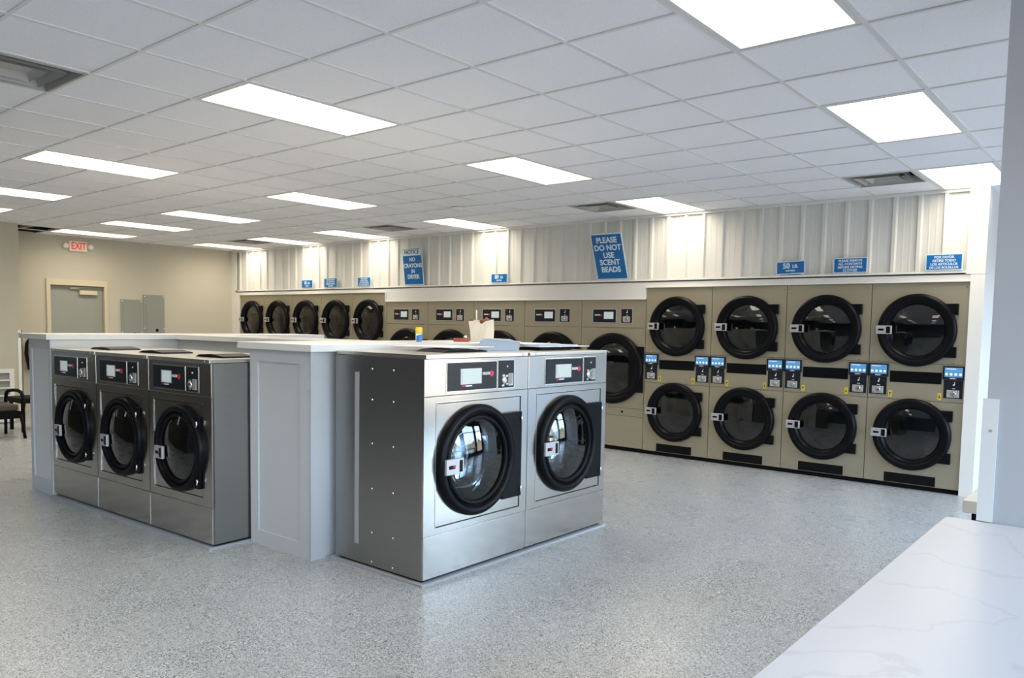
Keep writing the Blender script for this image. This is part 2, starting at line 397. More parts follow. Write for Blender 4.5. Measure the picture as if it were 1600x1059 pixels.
# ------------------------------------------------------------------ far wall fittings
b = bmn(); box(b, XF-0.09, XF-0.045, DY0+0.01, DY1-0.01, 0.01, DZ-0.01)
dr = struct('door_1', b, M['door'])
b = bmn(); box(b, XF-0.30, XF-0.16, DY0-0.2, DY1+0.2, 0, DZ+0.2); struct('door_light_block', b, M['darkwall'])  # unseen slab added behind the door to stop outside light leaking in
b = bmn()
for a0, a1, c0, c1 in ((DY0-0.06, DY0+0.002, 0, DZ+0.10), (DY1-0.002, DY1+0.05, 0, DZ+0.10), (DY0+0.002, DY1-0.002, DZ-0.002, DZ+0.10)):
    box(b, XF-0.1, XF+0.03, a0, a1, c0, c1)
struct('door_frame', b, M['frame_cream'], dr)
b = bmn(); bbox(b, XF-0.045, XF+0.01, 5.70, 5.99, 1.985, 2.06, 0.006); tube(b, [(XF-0.02, 5.72, 2.07), (XF+0.0, 5.55, 2.09), (XF-0.02, 5.80, 2.11)], 0.008)
struct('door_closer', b, M['frame_cream'], dr)
b = bmn(); bbox(b, XF-0.045, XF+0.02, 5.28, 5.36, 0.98, 1.06, 0.01); struct('door_handle', b, M['satin'], dr)

def elec_panel(y0, y1, z0, z1, label, sy):
    t = thing('electrical_panel', label, 'electrical panel', (XF, (y0+y1)/2, z0), PI/2, 'electrical panels on the far wall')
    w = (y1-y0)/2; h = z1-z0
    b = bmn(); bbox(b, -w, w, -0.02, -0.001, 0, h, 0.004); obj('cover', b, M['boxgrey'], t)
    b = bmn(); bbox(b, -w+0.05, w-0.05, -0.026, -0.0205, 0.12, h-0.10, 0.002); obj('door', b, M['boxgrey'], t)
    for dx in (-w+0.02, w-0.02):
        for dz in (0.03, h*0.5, h-0.03):
            b = bmn(); lathe_y(b, dx, dz, [(0.010, -0.0205), (0.009, -0.026)], 10, False, True); obj('screw', b, M['letter'], t)
    b = bmn(); box(b, 0.02, 0.07, -0.0285, -0.0265, h*0.45, h*0.45+0.05); obj('latch', b, M['black'], t)
elec_panel(6.386, 6.765, 0.75, 1.935, 'grey-green electrical panel on the far wall, the lower one nearer the door', 1)
elec_panel(6.795, 7.186, 0.80, 2.032, 'grey-green electrical panel on the far wall, the taller one away from the door', 1)

t = thing('exit_sign', 'lit white and red EXIT sign with two round lamp heads above the grey door', 'exit sign', (XF, 5.68, 2.72), PI/2)
b = bmn(); bbox(b, -0.145, 0.145, -0.05, -0.001, 0, 0.175, 0.02, 3); obj('sign_plate', b, M['exitp'], t)
b = bmn(); text_bm(b, 'EXIT', 0, 0.088, -0.0515, 0.165, bold=0.004, sx=0.72); obj('lettering', b, M['exitr'], t)
for s in (-1, 1):
    b = bmn(); lathe_y(b, s*0.20, 0.09, [(0.045, -0.002), (0.05, -0.04), (0.042, -0.06), (0.02, -0.062)], 20, True, True); obj('lamp_head', b, M['trimw'], t)

t = thing('fire_extinguisher', 'fire extinguisher with black hose hanging on the far wall left of the door', 'fire extinguisher', (XF, 4.955, 0.70), PI/2)
b = bmn(); lathe_z(b, 0, -0.09, [(0.07, 0), (0.082, 0.02), (0.082, 0.40), (0.06, 0.46), (0.025, 0.48), (0.02, 0.51)], 24); obj('cylinder', b, M['extred'], t)
b = bmn(); bbox(b, -0.05, 0.05, -0.11, -0.07, 0.51, 0.55, 0.006); obj('valve', b, M['black'], t)
b = bmn(); tube(b, [(-0.03, -0.10, 0.53), (-0.09, -0.11, 0.53), (-0.135, -0.11, 0.44), (-0.145, -0.11, 0.28), (-0.12, -0.11, 0.12), (-0.10, -0.11, 0.02)], 0.026, 10); obj('hose', b, M['black'], t)
b = bmn(); box(b, -0.03, 0.03, -0.012, -0.001, 0.2, 0.5); obj('bracket', b, M['blackmat'], t)

# corner guards and pillar
b = bmn(); box(b, -13.205, -13.188, 4.315, 4.372, 0.02, 1.385); box(b, -13.25, -13.188, 4.361, 4.372, 0.02, 1.385)
tag(obj('corner_guard', b, M['trimw']), 'white corner guard strip on the far wall corner left of the exit door', 'corner guard')
PX0, PX1, PY0, PY1 = -0.470, 0.50, 3.272, 3.62
wall_box('pillar', PX0, PX1, PY0, PY1, m='greywall')
b = bmn(); box(b, PX0-0.012, PX0+0.038, PY0-0.009, PY0-0.0005, 0.903, 1.35); box(b, PX0-0.012, PX0-0.0005, PY0-0.0005, PY0+0.045, 0.903, 1.35)
g = obj('corner_guard', b, M['white']); tag(g, 'white plastic corner guard on the grey pillar above the marble counter', 'corner guard')
b = bmn(); lathe_y(b, PX0+0.017, 1.235, [(0.006, PY0-0.0095), (0.005, PY0-0.012)], 12, True, True); obj('screw', b, M['satin'], g)

t = thing('return_air_grille', 'white framed return air grille low on the far left wall behind the chair', 'air grille', (-13.2, 3.95, 0.02), PI/2)
b = bmn()
for a0, a1, c0, c1 in ((-0.30, 0.30, 0.73, 0.79), (-0.30, 0.30, 0, 0.05), (0.24, 0.30, 0.05, 0.73), (-0.30, -0.24, 0.05, 0.73)): box(b, a0, a1, -0.03, -0.001, c0, c1)
obj('frame', b, M['trimw'], t)
for k in range(5):
    b = bmn(); box(b, -0.24, 0.24, -0.026, -0.004, 0.15+k*0.115, 0.172+k*0.115); obj('slat', b, M['trimw'], t)
b = bmn(); box(b, -0.24, 0.24, -0.003, -0.001, 0.05, 0.73); obj('backing', b, M['boxgrey'], t)

# ------------------------------------------------------------------ ceiling fittings
rown = {-8: 'fifth row, behind the viewer', -4: 'row above the viewer', 0: 'front row', 4: 'middle row', 8: 'row along the ribbed wall'}
coln = {3: 'at the right', -2: 'second from the right', -7: 'third from the right', -11: 'fourth from the right', -14: 'fifth from the right', -17: 'next to the far wall'}
proto = None
for i, j in LIGHTS:
    y0, y1 = gy(j), min(gy(j+2), YB - 0.005) if i < 3 or j < 8 else gy(j+2)
    lab = 'bright rectangular ceiling panel in the %s, %s' % (rown[j], coln[i])
    t = thing('ceiling_light', lab, 'ceiling light', (gx(i)+T/2, (y0+y1)/2, H), 0, 'recessed ceiling lights')
    w, l = T/2-0.013, (y1-y0)/2-0.013
    b = bmn()
    for a0, a1, c0, c1 in ((-w, w, -l, -l+0.022), (-w, w, l-0.022, l), (-w, -w+0.022, -l+0.022, l-0.022), (w-0.022, w, -l+0.022, l-0.022)): box(b, a0, a1, c0, c1, 0.0, 0.03)
    obj('frame', b, M['tbar'], t)
    b = bmn(); w -= 0.022; l -= 0.022; quad(b, ((-w, -l, 0.006), (-w, l, 0.006), (w, l, 0.006), (w, -l, 0.006))); obj('diffuser', b, M['diff'], t, fix=False)
vl = {(-3,-2): 'at the left edge of the picture, nearest the viewer', (-3,8): 'left of the fluorescent panel above the scent beads sign', (2,8): 'above the right-hand stacked dryers', (-9,8): 'above the crayons sign', (-15,8): 'farthest, near the far corner'}
for (i, j) in VENTS:
    t = thing('ceiling_vent', 'square metal ceiling air diffuser ' + vl[(i, j)], 'air vent', (gx(i)+T/2, gy(j)+T/2, H), 0, 'square ceiling air diffusers')
    def sq(b, r0, z0, r1, z1):
        for k in range(4):
            c = [(1,1),(-1,1),(-1,-1),(1,-1)]; (a, d), (e, f) = c[k], c[(k+1) % 4]
            quad(b, ((a*r0, d*r0, z0), (e*r0, f*r0, z0), (e*r1, f*r1, z1), (a*r1, d*r1, z1)))
    b = bmn(); sq(b, 0.291, 0.0, 0.278, -0.005); sq(b, 0.278, -0.005, 0.262, 0.06); obj('frame', b, M['vent'], t)
    b = bmn(); sq(b, 0.212, -0.006, 0.180, 0.055); sq(b, 0.180, 0.056, 0.209, -0.002); obj('louver', b, M['vent'], t)
    b = bmn(); sq(b, 0.140, -0.002, 0.115, 0.035); quad(b, ((-0.115, -0.115, 0.035), (0.115, -0.115, 0.035), (0.115, 0.115, 0.035), (-0.115, 0.115, 0.035))); obj('centre_cone', b, M['vent'], t)
    b = bmn(); box(b, -0.29, 0.29, -0.29, 0.29, 0.12, 0.125); sq(b, 0.285, 0.01, 0.285, 0.12); obj('housing', b, M['gap'], t)
t = thing('smoke_detector', 'small round white smoke detector on the ceiling above the middle dryers', 'smoke detector', (-6.507, 6.795, H))
b = bmn(); lathe_z(b, 0, 0, [(0.075, 0.0), (0.075, -0.015), (0.06, -0.03), (0.03, -0.045), (0.01, -0.045)], 28); obj('housing', b, M['trimw'], t)
b = bmn(); lathe_z(b, 0.03, 0, [(0.006, -0.045), (0.006, -0.047)], 8); obj('indicator', b, M['red'], t)

# ------------------------------------------------------------------ shared machine details
def coin_mech(parent, x, z, w, h, y, name='coin_mechanism'):
    """perforated metal coin acceptor plate with round slot dial"""
    b = bmn(); box(b, x, x+w, y-0.004, y, z, z+h)
    o = obj(name, b, M['satin'], parent)
    return o
def logo(parent, x, z, y, s, flip=False):
    b = bmn(); text_bm(b, 'FAGOR', x, z, y-0.001, s, bold=0.0015*s/0.03, sx=0.95); obj('lettering', b, M['letter'], parent)
    b = bmn(); lathe_y(b, x+(s*2.25), z, [(s*0.62, y), (s*0.6, y-0.002)], 20, False, True); obj('logo_badge', b, M['red'], parent)

def washer(W, Hc, kick, seam, D, ctl, coin, scr, dr, cx, cz, rr, hplate, label, loc, rz, group):
    """front face in the plane y=0, body to +y; x from 0 to W"""
    t = thing('washing_machine', label, 'washing machine', loc, rz, group)
    gap = 0.003; ct = 0.03
    b = bmn()                                                    # carcass: sides, back, bottom
    quad(b, ((gap, 0.012, 0.03), (gap, D, 0.03), (gap, D, Hc), (gap, 0.012, Hc)))
    quad(b, ((W-gap, 0.012, 0.03), (W-gap, D, 0.03), (W-gap, D, Hc), (W-gap, 0.012, Hc)))
    quad(b, ((gap, D, 0.03), (W-gap, D, 0.03), (W-gap, D, Hc), (gap, D, Hc)))
    quad(b, ((gap, 0.012, 0.03), (W-gap, 0.012, 0.03), (W-gap, D, 0.03), (gap, D, 0.03)))
    quad(b, ((gap, 0.012, Hc), (W-gap, 0.012, Hc), (W-gap, D, Hc), (gap, D, Hc)))
    bmesh.ops.remove_doubles(b, verts=b.verts[:], dist=1e-5)
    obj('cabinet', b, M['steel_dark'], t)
    b = bmn(); box(b, 0.02, W-0.02, 0.03, D-0.02, 0.0148, 0.032); obj('base_frame', b, M['blackmat'], t)
    b = bmn(); bbox(b, 0.012, W-0.012, -0.006, D, Hc+0.002, Hc+0.027, 0.003); obj('lid', b, M['lid'], t)
    for dx in (0.05, W-0.09):
        b = bmn(); lathe_y(b, dx+0.02, Hc+0.014, [(0.006, -0.0065), (0.005, -0.010)], 10, True, True); obj('lid_screw', b, M['chrome'], t)
    b = bmn()                                                    # tilted dark soap hopper flap on top
    prism_y(b, [(W*0.36, Hc+0.0275), (W*0.80, Hc+0.0275), (W*0.78, Hc+0.038), (W*0.60, Hc+0.052), (W*0.42, Hc+0.044)], 0.20, 0.46); obj('soap_hopper', b, M['black'], t)
    b = bmn(); bbox(b, gap, W-gap, 0.0, 0.02, seam+0.002, Hc, 0.003); obj('control_fascia', b, M['steel'], t)
    b = bmn(); bbox(b, gap, W-gap, 0.0, 0.02, 0.032, kick-0.002, 0.003); obj('kick_panel', b, M['steel'], t)
    dx0, dx1, dz0, dz1 = dr
    b = bmn()                                                    # front frame around the door recess
    box(b, gap, dx0, 0.0, 0.02, kick, seam); box(b, dx1, W-gap, 0.0, 0.02, kick, seam)
    box(b, dx0, dx1, 0.0, 0.02, kick, dz0); box(b, dx0, dx1, 0.0, 0.02, dz1, seam)
    obj('front_frame', b, M['steel'], t)
    b = bmn(); box(b, dx0, dx1, 0.009, 0.022, dz0, dz0+0.006); box(b, dx0, dx0+0.005, 0.009, 0.022, dz0, dz1); box(b, dx1-0.008, dx1, 0.009, 0.022, dz0, dz1); box(b, dx0, dx1, 0.009, 0.022, dz1-0.005, dz1); obj('door_seal', b, M['gap'], t)
    b = bmn(); box(b, dx0-0.004, dx0, -0.0025, 0.002, dz0-0.004, dz1+0.004); box(b, dx0, dx1, -0.0025, 0.002, dz1, dz1+0.003); obj('recess_edge', b, M['chrome'], t)  # chrome bevel strips, left and top only, added for the edge highlight
    b = bmn(); panel_hole(b, dx0+0.006, dx1-0.009, dz0+0.007, dz1-0.006, cx, cz, rr*0.78, 0.003, 0.012); dp = obj('door_panel', b, M['steel'], t)
    # door ring
    b = bmn()
    k = rr/0.355
    lathe_y(b, cx, cz, [(0.355*k, 0.003), (0.356*k, -0.018), (0.350*k, -0.034), (0.338*k, -0.043), (0.322*k, -0.046), (0.308*k, -0.042), (0.300*k, -0.032), (0.297*k, -0.012),
                        (0.290*k, -0.010), (0.286*k, -0.028), (0.276*k, -0.034), (0.264*k, -0.032), (0.258*k, -0.022), (0.256*k, 0.02), (0.270*k, 0.022), (0.300*k, 0.004)], 96)
    ring = obj('door', b, M['black'], t)
    b = bmn()                                                    # black hinge plate between ring and right edge
    x1 = dx1-0.012; z0, z1 = cz-rr*0.84, cz+rr*0.78
    pts = [(x1, z0)] + [(x1, z1), (cx+rr*0.66, z1)]
    for a in range(8): 
        an = R(52 - a*14); pts.append((cx+rr*0.93*math.cos(an), cz+rr*0.93*math.sin(an)))
    pts += [(cx+rr*0.70, z0-0.02*0), ]
    prism_y(b, pts[::-1], -0.022, 0.002); obj('hinge_plate', b, M['black'], ring)
    for zz in (z0+0.05, z1-0.05):
        b = bmn(); lathe_z(b, x1-0.012, -0.03, [(0.007, zz-0.02), (0.007, zz+0.02)], 10); obj('hinge_pin', b, M['chrome'], ring)
    # glass: gently domed outer pane and deep inner bowl
    b = bmn(); g = rr*0.722; rs = 0.92
    prof = []
    for a in range(13):
        r = g*(1 - a/12)
        prof.append((max(r, 1e-4), -0.018 - (math.sqrt(rs*rs-r*r) - math.sqrt(rs*rs-g*g))))
    lathe_y(b, cx, cz, prof, 64); obj('door_glass', b, M['glass'], ring)
    b = bmn(); lathe_y(b, cx, cz, [(g, -0.01), (g*0.93, 0.03), (g*0.86, 0.10), (g*0.80, 0.15), (g*0.72, 0.17), (g*0.4, 0.18), (1e-4, 0.183)], 64); obj('glass_bowl', b, M['bowl'], ring)
    # handle with lock badge
    hx0, hx1, hz0, hz1 = hplate
    b = bmn(); bbox(b, hx0, hx1, -0.064, -0.043, hz0, hz1, 0.004); h = obj('handle', b, M['satin'], ring)
    b = bmn(); box(b, hx1-0.042, hx1-0.014, -0.0655, -0.0641, hz0+0.012, hz1-0.012); obj('handle_recess', b, M['black'], ring)
    b = bmn(); box(b, hx0+0.02, hx0+0.075, -0.0655, -0.0641, (hz0+hz1)/2-0.012, (hz0+hz1)/2+0.010); obj('lock_badge', b, M['black'], ring)
    b = bmn(); box(b, hx0+0.058, hx0+0.078, -0.0665, -0.0656, (hz0+hz1)/2-0.004, (hz0+hz1)/2+0.009); obj('lock_mark', b, M['red'], ring)
    # drum
    b = bmn(); lathe_y(b, cx, cz, [(rr*0.76, 0.02), (rr*0.76, 0.14), (rr*0.98, 0.15), (rr*0.98, D-0.15)], 64, False, False); dm = obj('drum', b, M['drum'], t)
    b = bmn(); lathe_y(b, cx, cz, [(rr*0.98, D-0.15), (0.05, D-0.13)], 48, False, True)
    obj('drum_back', b, M['drumback'], dm)
    for a in (90, 210, 330):
        b = bmn(); r0 = rr*0.97
        for sgn in (0,):
            c, s = math.cos(R(a)), math.sin(R(a)); px, pz = -s, c
            pts = [(cx+r0*c+0.05*px, cz+r0*s+0.05*pz), (cx+(r0-0.07)*c+0.015*px, cz+(r0-0.07)*s+0.015*pz), (cx+(r0-0.07)*c-0.015*px, cz+(r0-0.07)*s-0.015*pz), (cx+r0*c-0.05*px, cz+r0*s-0.05*pz)]
            prism_y(b, pts, 0.16, D-0.17)
        obj('drum_paddle', b, M['satin'], dm)
    # control panel
    x0, x1, z0, z1 = ctl
    b = bmn(); bbox(b, x0-0.008, x1+0.008, -0.003, 0.0, z0-0.008, z1+0.008, 0.001); obj('panel_bezel', b, M['chrome'], t)
    b = bmn(); box(b, x0, x1, -0.005, -0.0032, z0, z1); cp = obj('control_panel', b, M['panel'], t)
    sx0, sx1, sz0, sz1 = scr
    b = bmn(); box(b, sx0-0.016, sx1, -0.0068, -0.0052, sz0-0.002, sz1+0.004); obj('screen_surround', b, M['satin'], cp)
    b = bmn(); box(b, sx0, sx1-0.006, -0.0082, -0.0070, sz0+0.004, sz1); obj('screen', b, M['screen'], cp)
    b = bmn(); box(b, sx0+0.03, sx0+0.09, -0.0072, -0.0056, sz0-0.016, sz0-0.008); obj('screen_caption', b, M['letter'], cp)
    b = bmn(); box(b, sx0-0.005, sx0+0.025, -0.0072, -0.0056, sz0-0.016, sz0-0.008); obj('screen_caption_mark', b, M['red'], cp)
    lx = sx1 + 0.045; s = min(0.020, (x1-sx1)*0.17)
    b = bmn(); text_bm(b, 'FAGOR', lx, (z0+z1)/2+0.012, -0.0065, s*1.25, bold=0.0008, sx=0.9); obj('lettering', b, M['letter'], cp)
    b = bmn(); lathe_y(b, lx+s*2.7, (z0+z1)/2+0.010, [(s*0.95, -0.0052), (s*0.9, -0.008)], 24, False, True); obj('logo_badge', b, M['red'], cp)
    # coin unit
    x0, x1, z0, z1 = coin
    b = bmn(); bbox(b, x0-0.007, x1+0.007, -0.003, 0.0, z0-0.008, z1+0.008, 0.001); obj('coin_bezel', b, M['chrome'], t)
    b = bmn(); box(b, x0, x1, -0.005, -0.0032, z0, z1); co = obj('coin_panel', b, M['panel'], t)
    w, hh = x1-x0, z1-z0
    b = bmn(); box(b, x0+w*0.60, x0+w*0.90, -0.012, -0.0052, z0+hh*0.07, z0+hh*0.52); obj('coin_chute', b, M['satin'], co)
    b = bmn(); box(b, x0+w*0.63, x0+w*0.84, -0.0135, -0.0122, z0+hh*0.13, z0+hh*0.50); obj('chute_slot', b, M['boxgrey'], co)
    b = bmn(); lathe_y(b, x0+w*0.36, z0+hh*0.28, [(w*0.17, -0.0052), (w*0.16, -0.016), (w*0.07, -0.018)], 20, False, True); obj('coin_dial', b, M['chrome'], co)
    for u, v in ((0.30, 0.45), (0.52, 0.43), (0.28, 0.09), (0.52, 0.14)):
        b = bmn(); bbox(b, x0+w*u-0.012, x0+w*u+0.012, -0.010, -0.0052, z0+hh*v-0.007, z0+hh*v+0.007, 0.002); obj('coin_lug', b, M['chrome'], co)
    b = bmn(); lathe_y(b, x0+w*0.55, z0+hh*0.78, [(0.006, -0.0052), (0.005, -0.010)], 12, False, True); obj('start_button', b, M['letter'], co)
    return t

big = dict(W=0.994, Hc=1.374, kick=0.297, seam=1.146, D=0.84, ctl=(0.194, 0.655, 1.172, 1.348), coin=(0.674, 0.832, 1.170, 1.352), scr=(0.325, 0.505, 1.212, 1.305),
           dr=(0.105, 0.918, 0.338, 1.106), cx=0.465, cz=0.722, rr=0.358, hplate=(0.135, 0.290, 0.665, 0.762))
G = 'big steel washers at the end of the island'
w1 = washer(label='large stainless washing machine nearest the viewer, its riveted side panel showing', loc=(-3.35, 3.235, 0.0), rz=PI/2, group=G, **big)
w2 = copy_tree(w1, (-3.35, 3.235+0.994, 0.0), PI/2, 'large stainless washing machine to the right of the nearest one, in front of the dryers', G)
for k, z in enumerate((1.295, 1.10, 0.82, 0.53, 0.245, 0.055)):
    for y in (0.27, 0.47):
        b = bmn()
        t_ = bmn(); t_.free()
        lathe_y(b, 0, 0, [(0.007, 0.0), (0.006, -0.004), (0.002, -0.005)], 10, False, True)
        b.transform(Matrix.Translation((0.0028, y, z)) @ Matrix.Rotation(-PI/2, 4, 'Z'))
        obj('side_screw', b, M['chrome'], w1)
b = bmn(); box(b, 0.0005, 0.0026, 0.60, 0.64, 0.15, 1.27); obj('side_strip', b, M['satin'], w1)

sm = dict(W=0.841, Hc=1.288, kick=0.287, seam=1.052, D=0.88, ctl=(0.075, 0.505, 1.088, 1.250), coin=(0.535, 0.680, 1.086, 1.252), scr=(0.205, 0.335, 1.128, 1.214),
          dr=(0.065, 0.725, 0.345, 1.000), cx=0.440, cz=0.668, rr=0.312, hplate=(0.185, 0.295, 0.575, 0.668))
G = 'three washers in the left bay of the island'
LROT = math.atan2(0.085, 2.51)
def lpos(k): return (-7.495 + 0.843*k*math.cos(LROT), 2.708 + 0.843*k*math.sin(LROT), 0.0)
w3 = washer(label='stainless washing machine in the left bay, leftmost of three beside the white end wall', loc=lpos(0), rz=LROT, group=G, **sm)
copy_tree(w3, lpos(1), LROT, 'stainless washing machine in the left bay, middle of the three', G)
copy_tree(w3, lpos(2), LROT, 'stainless washing machine in the left bay, rightmost of three with its side showing', G)

# plinths under the washers
b = bmn(); box(b, -4.25, -3.332, 3.215, 5.24, -0.01, 0.014); tag(obj('plinth', b, M['plinth']), 'low grey plinth strip under the two big washers', 'plinth')
b = bmn(); box(b, 0, 2.53, -0.03, 0.9, -0.01, 0.014)
o = obj('plinth', b, M['plinth'], loc=(-7.495, 2.708, 0)); o.rotation_euler = (0, 0, LROT); tag(o, 'low grey plinth strip under the three washers in the left bay', 'plinth')

# ------------------------------------------------------------------ island half walls and counters
def shaker(b, x0, x1, z0, z1, y):   # raised stiles and rails on a -y face
    box(b, x0, x0+0.095, y-0.012, y, z0, z1); box(b, x1-0.115, x1, y-0.012, y, z0, z1)
    box(b, x0+0.095, x1-0.115, y-0.012, y, z1-0.085, z1); box(b, x0+0.095, x1-0.115, y-0.012, y, z0, z0+0.105)
t = thing('island_half_wall', 'white panelled half wall between the two groups of washers, nearest end of the island', 'half wall', (-4.62, 3.1, 0))
t.location = (0, 0, 0)
b = bmn(); box(b, -4.965, -4.265, 3.098, 5.20, 0, 1.389); obj('wall_core', b, M['white_shaded'], t)
b = bmn(); shaker(b, -4.965, -4.262, 0.0, 1.389, 3.098); obj('panel_moulding', b, M['white_shaded'], t)
b = bmn(); box(b, -4.2645, -4.2535, 3.086, 3.20, 0, 1.389); obj('corner_board', b, M['white_shaded'], t)
b = bmn(); bbox(b, -4.30, -4.275, 3.083, 3.0855, 1.14, 1.20, 0.001); obj('outlet', b, M['white_shaded'], t)
b = bmn(); bbox(b, -5.06, -4.195, 3.045, 5.25, 1.391, 1.438, 0.003); tag(obj('countertop', b, M['counter']), 'white laminate countertop on the island behind the big washers, under the paper bag', 'countertop')
t = thing('island_half_wall', 'white panelled half wall at the left end of the island beside the chair', 'half wall')
b = bmn(); box(b, -7.99, -7.505, 2.715, 5.55, 0, 1.389); obj('wall_core', b, M['white'], t)
b = bmn(); box(b, -7.99, -7.93, 2.703, 2.715, 0, 1.389); box(b, -7.54, -7.503, 2.703, 2.715, 0, 1.389); box(b, -7.93, -7.54, 2.703, 2.715, 1.305, 1.389); box(b, -7.93, -7.54, 2.703, 2.715, 0, 0.13); obj('panel_moulding', b, M['white_shaded'], t)
b = bmn(); bbox(b, -8.12, -7.46, 2.66, 5.60, 1.391, 1.438, 0.003); tag(obj('countertop', b, M['counter']), 'white countertop at the left end of the island, left of the three washers', 'countertop')
t = thing('island_half_wall', 'white half wall running behind the three washers in the left bay', 'half wall')
b = bmn(); box(b, -7.50, -4.97, 3.87, 4.32, 0, 1.389); obj('wall_core', b, M['white'], t)
b = bmn(); bbox(b, -7.459, -5.062, 3.83, 4.36, 1.391, 1.438, 0.003); tag(obj('countertop', b, M['counter']), 'white countertop joining the two island ends behind the three left washers', 'countertop')

# ------------------------------------------------------------------ dryers in the back wall
def dryer_door(t, cx, cz, r, xr, y, D, single=False, gl='dglass'):
    k = r/0.36
    b = bmn()
    lathe_y(b, cx, cz, [(0.36*k, y), (0.362*k, y-0.035), (0.352*k, y-0.058), (0.330*k, y-0.066), (0.305*k, y-0.060), (0.292*k, y-0.046), (0.285*k, y-0.050), (0.272*k, y-0.040),
                        (0.262*k, y-0.020), (0.254*k, y-0.010), (0.252*k, y+0.02), (0.300*k, y+0.02)], 88)
    ring = obj('door', b, M['black'], t)
    b = bmn(); g = 0.2525*k; rs = 1.3
    prof = []
    for a in range(9):
        q = g*(1 - a/8); prof.append((max(q, 1e-4), y-0.008 - (math.sqrt(rs*rs-q*q) - math.sqrt(rs*rs-g*g))))
    lathe_y(b, cx, cz, prof, 56); obj('door_glass', b, M[gl], ring)
    if single:
        b = bmn(); bbox(b, cx+r*0.55, xr, y-0.034, y-0.001, cz-r*0.64, cz+r*0.64, 0.004); obj('hinge_plate', b, M['black'], ring)
    else:
        for z0, z1 in ((0.155, 0.262), (-0.262, -0.157)):
            b = bmn(); bbox(b, cx+r*0.55, xr, y-0.034, y-0.001, cz+z0*k, cz+z1*k, 0.004); obj('hinge_plate', b, M['black'], ring)
    hx = cx-r-0.002
    b = bmn(); bbox(b, hx, hx+0.148, y-0.088, y-0.062, cz-0.042, cz+0.042, 0.004); obj('handle', b, M['satin'], ring)
    b = bmn(); box(b, hx+0.098, hx+0.136, y-0.0895, y-0.0882, cz-0.034, cz+0.034); obj('handle_recess', b, M['black'], ring)
    b = bmn(); box(b, hx+0.022, hx+0.075, y-0.0895, y-0.0882, cz-0.009, cz+0.011); obj('lock_badge', b, M['black'], ring)
    b = bmn(); lathe_y(b, cx, cz, [(0.285*k, y+0.02), (0.30*k, y+0.10), (0.335*k, y+0.12), (0.335*k, y+D-0.12)], 64); dm = obj('drum', b, M['drum'], t)
    b = bmn(); lathe_y(b, cx, cz, [(0.335*k, y+D-0.12), (0.04, y+D-0.10)], 40, False, True); obj('drum_back', b, M['drumback'], dm)
    for a in (30, 150, 270):
        b = bmn(); r0 = 0.333*k; c, s = math.cos(R(a)), math.sin(R(a)); px, pz = -s, c
        prism_y(b, [(cx+r0*c+0.04*px, cz+r0*s+0.04*pz), (cx+(r0-0.06)*c, cz+(r0-0.06)*s), (cx+r0*c-0.04*px, cz+r0*s-0.04*pz)], y+0.13, y+D-0.14); obj('drum_paddle', b, M['satin'], dm)
    return ring
def coin_head(t, x, z, w, h, y, name):
    b = bmn(); box(b, x, x+w, y-0.004, y, z, z+h); c = obj(name, b, M['panel'], t)
    b = bmn(); bbox(b, x+w*0.17, x+w*0.83, y-0.011, y-0.0045, z+h*0.05, z+h*0.46, 0.002); obj('coin_acceptor', b, M['satin'], c)
    b = bmn(); lathe_y(b, x+w*0.55, z+h*0.27, [(w*0.19, y-0.0112), (w*0.17, y-0.016), (w*0.06, y-0.017)], 18, False, True); obj('coin_dial', b, M['boxgrey'], c)
    b = bmn(); lathe_y(b, x+w*0.55, z+h*0.27, [(w*0.10, y-0.0171), (w*0.08, y-0.021)], 14, False, True); obj('coin_knob', b, M['chrome'], c)
    for u, v in ((0.25, 0.11), (0.25, 0.40), (0.76, 0.11), (0.76, 0.40)):
        b = bmn(); lathe_y(b, x+w*u, z+h*v, [(0.006, y-0.0112), (0.005, y-0.014)], 8, False, True); obj('acceptor_screw', b, M['chrome'], c)
    b = bmn(); lathe_y(b, x+w*0.52, z+h*0.74, [(0.008, y-0.0045), (0.006, y-0.010)], 10, False, True); box(b, x+w*0.55, x+w*0.58, y-0.006, y-0.0045, z+h*0.76, z+h*0.92); obj('indicator', b, M['letter'], c)
    b = bmn(); box(b, x+w*0.45, x+w*0.62, y-0.006, y-0.0045, z+h*0.53, z+h*0.56); obj('coin_slot', b, M['letter'], c)

